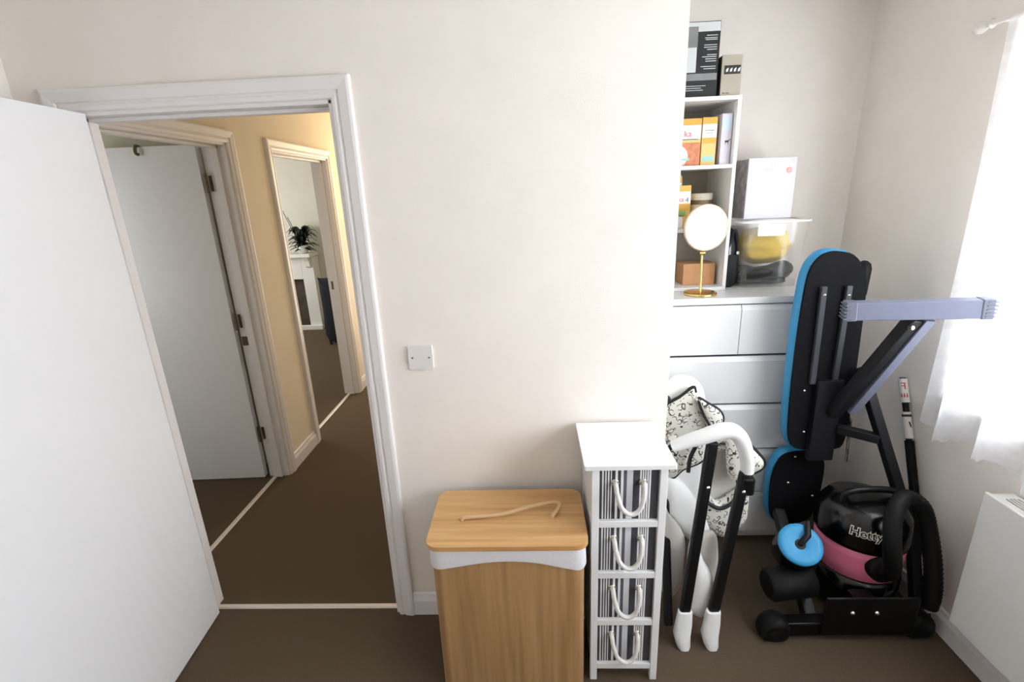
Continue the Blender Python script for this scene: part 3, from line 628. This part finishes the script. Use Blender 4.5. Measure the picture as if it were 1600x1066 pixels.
P = lambda x, y_, z: Vector((1.048+x, .6192-z, 1.757+y_)); text_part('lettering', 'BEABA', .022, P, 'print_white', o, offset=.0006)
pan(o, 'box_blackgrey', .62, 1.012, 1.052, 1.7385, 1.7393, 'text_line')
for k in range(7): pan(o, 'tin', .62, 1.022-.004*(k % 2), 1.034+.003*(k % 3), 1.690-.009*k, 1.6908-.009*k, 'text_line')
bgp = thing('black_bag', 'small black bag with a metal clip squeezed between shelf unit and tub', 'bag', (.912, .66, 1.2305))
MB().cushion([(.880, 1.236), (.938, 1.236), (.944, 1.30), (.938, 1.40), (.925, 1.47), (.902, 1.50), (.886, 1.46), (.878, 1.36)], XZ(.62), .10, .008).build('body', 'black_vinyl', bgp)
MB().tube(smooth_path([(.887, .618, 1.40), (.893, .606, 1.46), (.905, .60, 1.49), (.920, .606, 1.45), (.930, .612, 1.38)]), .007, 8).build('strap', 'black_vinyl', bgp)
MB().prism(rrect(.919, .931, 1.384, 1.398, .003, 3), XZ(.598), 0, .006).build('clip', 'chrome', bgp)
MB().add([(.889, .6085, 1.38), (.899, .6085, 1.385), (.896, .6085, 1.43), (.890, .6085, 1.44)], [(0, 1, 2, 3)]).build('tag', 'plastic_grey', bgp)

# ------------------------------------------------------------------ folded high chair
hc = thing('high_chair', 'folded white baby high chair with doodle-print seat and black tube legs', 'high chair', (.66, .02, 0))
def pad(name, pts, Y, th, m, bulge=.012, pipe=None, pr=.006, sub=4, lab=None):
    o = MB().cushion(pts, XZ(Y), th, bulge, sub=sub).build(name, m, hc, label=lab)
    if pipe:
        lp = smooth_loop(pts, sub); idx = [i*sub for i in pipe]
        seq = [lp[k % len(lp)] for k in range(idx[0], idx[1]+1)]
        MB().tube([(u, Y+th*.25, v) for u, v in seq], pr, 8).build('piping', 'piping_black', o)
    return o
pad('back_shell', [(.500, .86), (.556, .904), (.600, .928), (.652, .924), (.691, .895), (.712, .854), (.72, .784), (.687, .66), (.60, .60), (.500, .62)], .275, .05, 'plastic_white', .015)
pad('back_cushion', [(.497, .790), (.590, .858), (.644, .902), (.656, .880), (.685, .799), (.719, .728), (.654, .670), (.560, .620), (.497, .640)], .225, .035, 'doodle_fabric', .018, pipe=(0, 3), pr=.007)
pad('side_wing', [(.652, .870), (.695, .848), (.738, .820), (.758, .788), (.754, .753), (.714, .725), (.690, .77)], .185, .025, 'doodle_fabric', .010, pipe=(0, 5), pr=.006)
MB().tube(smooth_path([(.500, .205, .868), (.520, .200, .882), (.540, .198, .862), (.500, .200, .80)]), .012, 8, flat=.6).build('strap', 'piping_black', hc)
MB().tube(smooth_path([(.648, .170, .868), (.660, .166, .835), (.682, .162, .79), (.712, .158, .742)]), .009, 8, flat=.6).build('strap', 'piping_black', hc)
pad('side_wing', [(.753, .742), (.819, .719), (.868, .673), (.900, .632), (.896, .601), (.858, .575), (.821, .547), (.769, .568)], .10, .03, 'doodle_fabric', .012, pipe=(1, 6), pr=.0075)
pad('side_wing', [(.488, .726), (.531, .769), (.581, .751), (.66, .749), (.647, .667), (.572, .626), (.534, .589), (.493, .613)], .06, .03, 'doodle_fabric', .012, pipe=(4, 7), pr=.006)
MB().tube(smooth_path([(.484, .032, .70), (.505, .028, .745), (.545, .02, .778), (.59, .02, .788)]), .010, 8).build('strap', 'piping_black', hc)
MB().tube(smooth_path([(.600, .030, .745), (.582, .026, .70), (.578, .026, .640)]), .008, 8).build('strap', 'piping_black', hc)
pad('seat_shell', [(.655, .640), (.731, .690), (.812, .670), (.852, .550), (.845, .446), (.768, .391), (.668, .440)], .165, .03, 'plastic_grey', -.012)
MB().tube([(u, .155, v) for u, v in smooth_loop([(.70, .655), (.735, .700), (.79, .690), (.835, .63), (.85, .56), (.83, .60), (.79, .66), (.74, .668)], 3)], .012, 8, closed=True).build('seat_edge', 'doodle_fabric', hc)
pad('seat_front', [(.671, .482), (.742, .426), (.816, .474), (.86, .494), (.872, .368), (.852, .312), (.808, .268), (.761, .262), (.691, .343)], .12, .04, 'doodle_fabric', .010)
MB().tube(smooth_path([(.676, .118, .478), (.70, .105, .440), (.745, .10, .420), (.79, .105, .440), (.825, .115, .475)]), .008, 8).build('piping', 'piping_black', hc)
MB().tube(smooth_path([(.770, .135, .655), (.800, .130, .58), (.818, .120, .52)]), .010, 8).build('strap', 'piping_black', hc)
pad('seat_side', [(.535, .588), (.565, .622), (.612, .648), (.650, .664), (.652, .56), (.648, .47), (.615, .43), (.575, .50)], .09, .03, 'plastic_white', .008)
pad('seat_base', [(.482, .593), (.552, .583), (.611, .517), (.663, .427), (.702, .316), (.648, .285), (.594, .317), (.529, .414), (.488, .46)], .055, .05, 'plastic_white', .02)
pad('rear_shell', [(.483, .500), (.515, .455), (.575, .364), (.580, .230), (.573, .118), (.530, .060), (.485, .16)], -.005, .05, 'plastic_grey', .012)
pad('footrest_support', [(.589, .392), (.668, .42), (.691, .315), (.688, .2), (.657, .122), (.61, .292)], -.055, .03, 'plastic_grey', .006)
pad('footrest', [(.565, .42), (.595, .391), (.618, .333), (.651, .273), (.663, .213), (.647, .131), (.633, .065), (.597, .077), (.565, .115), (.56, .268)], -.105, .03, 'plastic_white', .014, sub=5)
def leg_tube(p0, p1, wd, ht, nm='leg'): return MB().obox(p0, p1, wd, ht, (0, 1, 0)).build(nm, 'black_tube', hc, bevel=.009, seg=3)
leg_tube((.538, -.150, .09), (.628, -.055, .815), .040, .026); leg_tube((.643, -.150, .09), (.752, -.060, .690), .040, .026)
leg_tube((.492, -.130, .06), (.505, .09, .60), .034, .022)
def foot(xa, xt):
    m_ = MB(); xs = [(xa, .150, .026, .017), (xa-.004, .10, .030, .020), (xa-.010, .05, .031, .024), (xa-.006, .012, .026, .030), (xa-.004, .001, .020, .026)]
    vs = []; n = 12
    for q, (x, z, hw, hd) in enumerate(xs):
        for k in range(n):
            a = 2*PI*k/n; cx = math.copysign(abs(math.cos(a))**.6, math.cos(a)); cy = math.copysign(abs(math.sin(a))**.6, math.sin(a))
            vs.append((x+hw*cx, -.148-.018*(q/4)+hd*cy, z))
    m_.add(vs, [(i*n+k, i*n+(k+1) % n, (i+1)*n+(k+1) % n, (i+1)*n+k) for i in range(4) for k in range(n)], True).add(vs[:n], [tuple(range(n))]).add(vs[-n:], [tuple(range(n))])
    m_.build('foot', 'plastic_white', hc)
foot(.545, 0); foot(.650, 0)
pth = smooth_path([(.500, -.02, .778), (.545, -.035, .805), (.600, -.045, .829), (.660, -.05, .852), (.700, -.05, .848), (.730, -.052, .815), (.752, -.055, .755), (.760, -.058, .690)])
MB().tube(pth, [.026 + .010*math.sin(PI*i/(len(pth)-1)) for i in range(len(pth))], 14, flat=.8).build('arm_hoop', 'plastic_white', hc)
MB().box(.738, .785, -.082, -.04, .60, .675).build('leg_bracket', 'black_tube', hc, bevel=.01)
for x, z in ((.613, .648), (.740, .628)): MB().lathe([(.0065, 0), (.005, .003), (.0, .004)], (x, -.092, z), (0, -1, 0), n=12).build('rivet', 'bolt', hc)

# ------------------------------------------------------------------ upright weight bench
wb = thing('weight_bench', 'black and blue weight bench folded upright against the wall corner', 'weight bench', (1.17, .1, 0))
BP = [(1.162, 1.434), (1.211, 1.420), (1.255, 1.372), (1.279, 1.296), (1.291, 1.103), (1.300, .827), (1.300, .640), (1.263, .592), (1.115, .594), (1.068, .632), (1.051, .746), (1.042, 1.002), (1.043, 1.215), (1.052, 1.353), (1.082, 1.412), (1.12, 1.433)]
MB().cushion(BP, XZ(.268), .062, .008, sub=3).build('back_pad', 'blue_vinyl', wb)
cx, cz = 1.172, 1.02
MB().prism(smooth_loop([(cx+(u-cx)*.97, cz+(v-cz)*.988) for u, v in BP], 3), XZ(.250), 0, .014, smooth=True).build('backing_board', 'black_board', wb)
for x0_, x1_ in ((1.112, 1.122), (1.206, 1.208)): MB().obox((x0_, .242, 1.30), (x1_, .242, .90), .022, .016, (0, 1, 0)).build('rail', 'rail_grey', wb, bevel=.003)
SP = [(1.150, .560), (1.090, .545), (1.058, .500), (1.042, .420), (1.045, .300), (1.06, .22), (1.10, .18), (1.20, .18), (1.25, .22), (1.27, .32), (1.275, .45), (1.265, .52), (1.24, .555)]
MB().cushion(SP, XZ(.322), .056, .006, sub=3).build('seat_pad', 'blue_vinyl', wb)
MB().prism(smooth_loop([(1.16+(u-1.16)*.95, .37+(v-.37)*.96) for u, v in SP], 3), XZ(.306), 0, .014, smooth=True).build('seat_board', 'black_board', wb)
def bolts(lst, y):
    for x, z in lst: MB().lathe([(.006, 0), (.005, .003), (.0, .005)], (x, y, z), (0, -1, 0), n=12).build('bolt', 'bolt', wb)
bolts([(1.116, 1.268), (1.2065, 1.264)], .234); bolts([(1.101, .868), (1.239, .867), (1.123, .681)], .250); bolts([(1.12, .40), (1.235, .33), (1.135, .53)], .306)
# rear stabiliser (grey) with ribbed caps
pL, pR = Vector((1.078, .05, 1.252)), Vector((1.462, -.065, 1.277)); dd = (pR-pL).normalized()
MB().obox(pL+dd*.03, pR-dd*.03, .050, .062).build('stabiliser', 'grey_steel', wb, bevel=.004)
for p, s in ((pL, 1), (pR, -1)):
    cpo = MB().obox(p, p+dd*s*.034, .054, .066).build('end_cap', 'grey_cap', wb, bevel=.004)
    sd = dd.cross(Vector((0, 0, 1))).normalized()
    for k in range(5):
        q = p + Vector((0, 0, -.024+k*.012)); MB().obox(q - dd*s*.005, q + dd*s*.022 , .058, .004).build('rib', 'grey_cap', cpo)
# support strut with grey side, main leg, cross member
MB().obox((1.285, .0, 1.235), (1.205, .215, .78), .045, .040, (1, 0, 0)).build('strut', 'dark_steel', wb, bevel=.004)
MB().obox((1.318, -.012, 1.233), (1.262, .195, .80), .034, .034, (1, 0, 0)).build('strut_plate', 'grey_steel', wb, bevel=.002)
MB().lathe([(.008, 0), (.008, .012), (.004, .014)], (1.262, -.014, 1.205), (0, -1, 0), n=6, smooth=False).build('bolt', 'bolt', wb)
MB().obox((1.285, .215, .975), (1.474, .035, .33), .038, .036, (1, 0, 0)).build('main_leg', 'dark_steel', wb, bevel=.004)
MB().obox((1.474, .040, .35), (1.455, -.085, .06), .036, .036, (1, 0, 0)).build('lower_leg', 'dark_steel', wb, bevel=.004)
MB().obox((1.235, .215, .712), (1.350, .135, .705), .035, .035).build('cross_member', 'dark_steel', wb, bevel=.003)
MB().obox((1.185, .235, .92), (1.19, .235, .56), .10, .03, (0, 1, 0)).build('hinge_plate', 'dark_steel', wb, bevel=.003)
MB().obox((1.09, .300, .26), (1.05, -.085, .05), .045, .045, (1, 0, 0)).build('spine', 'black_tube', wb, bevel=.004)
MB().tube([(1.286, .226, .784), (1.301, .226, .553)], .0062, 12).build('locking_pin', 'chrome', wb)
# front stabiliser on the floor
MB().obox((.90, -.118, .048), (1.440, -.106, .048), .050, .060).build('front_stabiliser', 'black_tube', wb, bevel=.005)
for x, y in ((.895, -.120), (1.438, -.106)): MB().cushion([(x-.055, .018), (x-.045, .070), (x, .098), (x+.045, .080), (x+.05, .03), (x+.03, .004), (x-.03, .004)], XZ(y-.035), .07, .006).build('foot_cap', 'black_foam', wb)
MB().box(1.060, 1.400, -.150, -.140, .030, .205).build('bracket_plate', 'black_tube', wb, bevel=.006)
MB().box(1.17, 1.25, -.140, -.085, .06, .19).build('bracket', 'black_tube', wb, bevel=.006)
for x in (1.160, 1.248): MB().lathe([(.009, 0), (.009, .004), (.005, .008), (.0, .009)], (x, -.150, .140), (0, -1, 0), n=14).build('bolt', 'bolt', wb)
# leg rollers
rn = Vector((-.16, -.60, .78)).normalized(); rc = Vector((.997, -.045, .362))
ro = MB().lathe([(.06, -.15), (.074, -.142), (.078, -.12), (.078, -.012), (.074, -.002)], rc, rn, n=36).build('foam_roller', 'black_gloss', wb)
MB().lathe([(.077, -.012), (.078, -.004), (.076, .002), (.060, .004), (.03, .002), (.014, -.004)], rc, rn, n=36).build('end_disc', 'blue_vinyl', ro, label='bright blue roller end')
tp = rc + rn*.004; MB().tube([tp - rn*.01, tp + Vector((.028, .01, .03)), tp + Vector((.05, .06, .05))], .012, 10).build('roller_tube', 'black_tube', ro)
MB().lathe([(.05, -.09), (.062, -.08), (.064, .08), (.05, .09)], (.975, -.045, .185), (1, .1, .05), n=28).build('foam_roller', 'black_foam', wb)
MB().tube([(1.045, -.04, .18), (1.075, -.03, .30)], .014, 10).build('roller_tube', 'black_tube', wb)
# foam roll handle behind the pad top
MB().tube([(1.300, .34, 1.00), (1.316, .348, 1.23)], .012, 10).build('handle_tube', 'black_tube', wb)
MB().lathe([(.01, 0), (.024, .008), (.028, .02), (.028, .12), (.022, .14), (.010, .15), (.001, .152)], (1.316, .350, 1.225), (.03, 0, 1), n=20).build('handle_grip', 'black_foam', wb)

# ------------------------------------------------------------------ vacuum cleaner
VX, VY = 1.305, .085
VK = .883
vc = thing('vacuum_cleaner', 'pink and black canister vacuum cleaner standing behind the bench foot', 'vacuum cleaner', (VX, VY, 0))
MB().lathe([(r*VK, z) for r, z in [(.140, .028), (.170, .034), (.178, .06), (.180, .12), (.178, .186), (.170, .188)]], (VX, VY, 0), n=56).build('base', 'black_gloss', vc)
MB().lathe([(r*VK, z) for r, z in [(.164, .188), (.170, .192), (.174, .24), (.177, .29), (.179, .322), (.174, .324)]], (VX, VY, 0), n=64).build('drum', 'pink', vc)
DOME = [(.178, .322), (.185, .326), (.186, .340), (.183, .385), (.177, .428), (.155, .458), (.115, .475), (.06, .485), (.0, .487)]
MB().lathe([(r*VK, z) for r, z in DOME], (VX, VY, 0), n=64).build('lid', 'black_gloss', vc)
MB().tube(smooth_path([(VX-.11, VY-.02, .462), (VX-.10, VY-.02, .505), (VX-.05, VY-.02, .522), (VX+.05, VY-.02, .522), (VX+.10, VY-.02, .505), (VX+.11, VY-.02, .462)]), .013, 12).build('carry_handle', 'black_tube', vc)
def dome_r(z):
    for (ra, za), (rb, zb) in zip(DOME[2:], DOME[3:]):
        if z <= zb: return ra + (rb-ra)*(z-za)/(zb-za)
    return DOME[-1][0]
def on_lid(ang0, zc):
    def P(x, y_, z):
        zz = zc + y_; r = dome_r(zz)*VK; a = ang0 + x/.164
        return Vector((VX + (r+z+.0012)*math.sin(a), VY - (r+z+.0012)*math.cos(a), zz))
    return P
text_part('lettering_outline', 'Hetty', .046, on_lid(math.radians(-29), .408), 'tape_white', vc, offset=.0032, squeeze=1.02)
text_part('lettering', 'Hetty', .046, on_lid(math.radians(-29), .408), 'black_gloss', vc, squeeze=1.02, lift=.0009)
# wheels and castors
for sx in (-1, 1): MB().lathe([(.055, -.016), (.066, -.012), (.068, 0), (.066, .012), (.055, .016), (.02, .02)], (VX+sx*.145, VY+.06, .069), (1, 0, 0), n=32).build('wheel', 'black_foam', vc)
for sx in (-1, 1): MB().lathe([(.015, -.010), (.02, 0), (.015, .010)], (VX+sx*.08, VY-.10, .0205), (1, 0, 0), n=20).build('castor', 'black_foam', vc)
# hose socket and hose
MB().lathe([(.052, -.01), (.052, .012), (.046, .022), (.030, .028)], (1.292, VY-.156, .272), (-.05, -.95, .2), n=28).build('hose_socket', 'black_foam', vc)
hpth = smooth_path([(1.292, -.092, .276), (1.290, -.122, .30), (1.266, -.146, .37), (1.252, -.142, .45), (1.266, -.110, .53), (1.325, -.065, .575), (1.402, -.055, .53), (1.432, -.072, .44), (1.448, -.10, .33), (1.453, -.125, .22), (1.448, -.130, .145)], 14)
MB().tube(hpth, [.0300 if i % 2 else .0268 for i in range(len(hpth))], 14).build('hose', 'black_foam', vc)

# ------------------------------------------------------------------ taped pole in the corner
pl = thing('taped_pole', 'long black pole with white and red printed bands leaning on the side wall', 'pole', (1.505, -.1, 0))
A, B = Vector((1.508, -.086, .006)), Vector((1.519, .300, .895)); pd = B-A
seg = lambda t0, t1, r, nm, m: MB().tube([A+pd*t0, A+pd*(t0+t1)/2, A+pd*t1], r, 16).build(nm, m, pl)
seg(0, 1, .0115, 'shaft', 'black_tube')
seg(.895, .995, .0165, 'band', 'tape_white'); seg(.745, .855, .0160, 'band', 'tape_white'); seg(.835, .845, .0164, 'stripe', 'print_dark')
seg(.20, .28, .0150, 'band', 'tape_white'); seg(.055, .12, .0150, 'band', 'tape_white')
seg(.34, .735, .0165, 'grip', 'black_foam')
pu = pd.normalized(); vdir = (Vector((0, -DIST, HEIGHT))-B); vdir = (vdir - pu*vdir.dot(pu)).normalized(); sdx = pu.cross(vdir)
def on_pole(t0):
    return lambda x, y_, z: A + pd*t0 + pu*y_ + (-sdx*math.sin(x/.0172) + vdir*math.cos(x/.0172))*(.0172+z)
text_part('lettering', 'F', .040, on_pole(.962), 'letter_red', pl)
for k in range(3): MB().add([on_pole(.925)(-.012+k*.009+dx, dz, .0004) for dx, dz in ((0, -.008), (.006, -.008), (.004, .009), (.002, .009))], [(0, 1, 2, 3)]).build('mark', 'letter_red', pl)
MB().add([on_pole(.80)(x, z, .0004) for x, z in ((-.014, -.012), (-.009, -.006), (-.004, .012), (-.008, .016), (-.012, .004))], [(0, 1, 2, 3, 4)]).build('mark', 'print_dark', pl)

# ------------------------------------------------------------------ far room: fireplace, plant, chair
fp = thing('fireplace', 'white fireplace surround with a dark opening in the far room', 'fireplace', (-3.45, 4.85, 0))
fx0, fx1, fo0, fo1, fy = -4.05, -2.885, -3.88, -3.045, 4.75
MB().box(fx0, fo0, fy, 4.948, 0, .98).build('jamb', 'fire_white', fp, bevel=.004); MB().box(fo1, fx1, fy, 4.948, 0, .98).build('jamb', 'fire_white', fp, bevel=.004)
MB().box(fo0, fo1, fy, 4.948, .69, .98).build('lintel', 'fire_white', fp, bevel=.004)
MB().box(fx0-.03, fx1+.01, fy-.09, 4.948, .985, 1.03).build('mantel', 'fire_white', fp, bevel=.006)
for x in (fx0+.06, fx1-.09): MB().prism([(0, .84), (-.03, .86), (-.04, .93), (-.08, .985), (0, .985)], lambda u, v, d: Vector((d, fy+u, v)), x, x+.06).build('corbel', 'fire_white', fp)
MB().box(fx0-.02, fx1+.02, fy-.05, fy, 0, .06).build('hearth_step', 'fire_white', fp, bevel=.004)
MB().box(fo0, fo1, fy+.06, 4.948, .02, .69).build('fire_back', 'hearth', fp)
pt = thing('potted_plant', 'dark green plant with drooping leaves on the fireplace mantel', 'plant', (-3.0, 4.79, 1.031))
MB().lathe([(.045, 0), (.055, .01), (.075, .10), (.072, .105), (.06, .09)], (-3.0, 4.79, 1.031), n=24).build('pot', 'pot', pt)
rg = random.Random(11)
for k in range(90):
    a = rg.uniform(0, 2*PI); L_ = rg.uniform(.13, .23); hh = rg.uniform(.0, .30); wd = rg.uniform(.018, .032)
    c0 = Vector((-3.0, 4.79, 1.12)); out = Vector((math.cos(a), math.sin(a)*.55, 0)); sd = Vector((-math.sin(a), math.cos(a), 0)); pts = []
    for q in range(7):
        u = q/6; pts.append(c0 + out*L_*u + Vector((0, 0, hh*(1.9*u-2.0*u*u) + .05*u + (hh-.12)*u)))
    vs = []
    for q, p in enumerate(pts):
        ww = wd*math.sin(PI*min(1, (q+.6)/6.3)) + .002; vs += [p - sd*ww, p + Vector((0, 0, .004)), p + sd*ww]
    MB().add(vs, [(q*3+j, q*3+j+1, q*3+j+4, q*3+j+3) for q in range(6) for j in range(2)], True).build('leaf', 'leaf', pt)
for dx, h_ in ((-.15, .46), (-.10, .38)):
    MB().tube(smooth_path([(-3.02, 4.78, 1.12), (-3.02+dx*.4, 4.77, 1.30), (-3.02+dx, 4.75, 1.12+h_)]), .004, 6).build('stem', 'leaf', pt)
nc = thing('dining_chair', 'dark navy upholstered chair in front of the fireplace wall in the far room', 'chair', (-2.25, 4.0, 0))
MB().cushion([(-2.475, .06), (-2.495, .45), (-2.50, .79), (-2.47, .815), (-2.10, .815), (-2.07, .79), (-2.075, .45), (-2.095, .06)], XZ(3.95), .06, .012).build('backrest', 'navy', nc)
MB().cushion([(-2.48, 4.0), (-2.08, 4.0), (-2.08, 4.42), (-2.48, 4.42)], lambda u, v, d: Vector((u, v, .40+d)), .09, .01).build('seat', 'navy', nc)
for x in (-2.465, -2.095):
    for y in (3.985, 4.38): MB().tube([(x, y, .42), (x, y, 0)], [.028, .018], 10).build('leg', 'navy', nc)

# ------------------------------------------------------------------ hall lamp
LX, LY, LZ = -1.12, 2.78, 2.06
lp = thing('hall_lamp', 'warm glass pendant lamp hanging from the hallway ceiling', 'lamp', (LX, LY, LZ-.06))
MB().lathe([(.045, 0), (.045, -.02), (.012, -.03)], (LX, LY, ZC-.001), n=24).build('ceiling_rose', 'satin_white', lp)
MB().tube([(LX, LY, ZC-.02), (LX, LY, LZ+.07)], .004, 8).build('cord', 'satin_white', lp)
MB().lathe([(.02, .07), (.03, .05), (.06, .03), (.072, 0), (.06, -.035), (.03, -.055), (.0, -.06)], (LX, LY, LZ), n=32).build('shade', 'lamp_glow', lp)
pd_ = bpy.data.lights.new('hall_bulb', 'POINT'); pd_.energy = 4.5; pd_.color = (1.0, .68, .32); pd_.shadow_soft_size = .05
po_ = bpy.data.objects.new('hall_bulb', pd_); po_.location = (LX, LY, LZ-.13); COL.objects.link(po_)
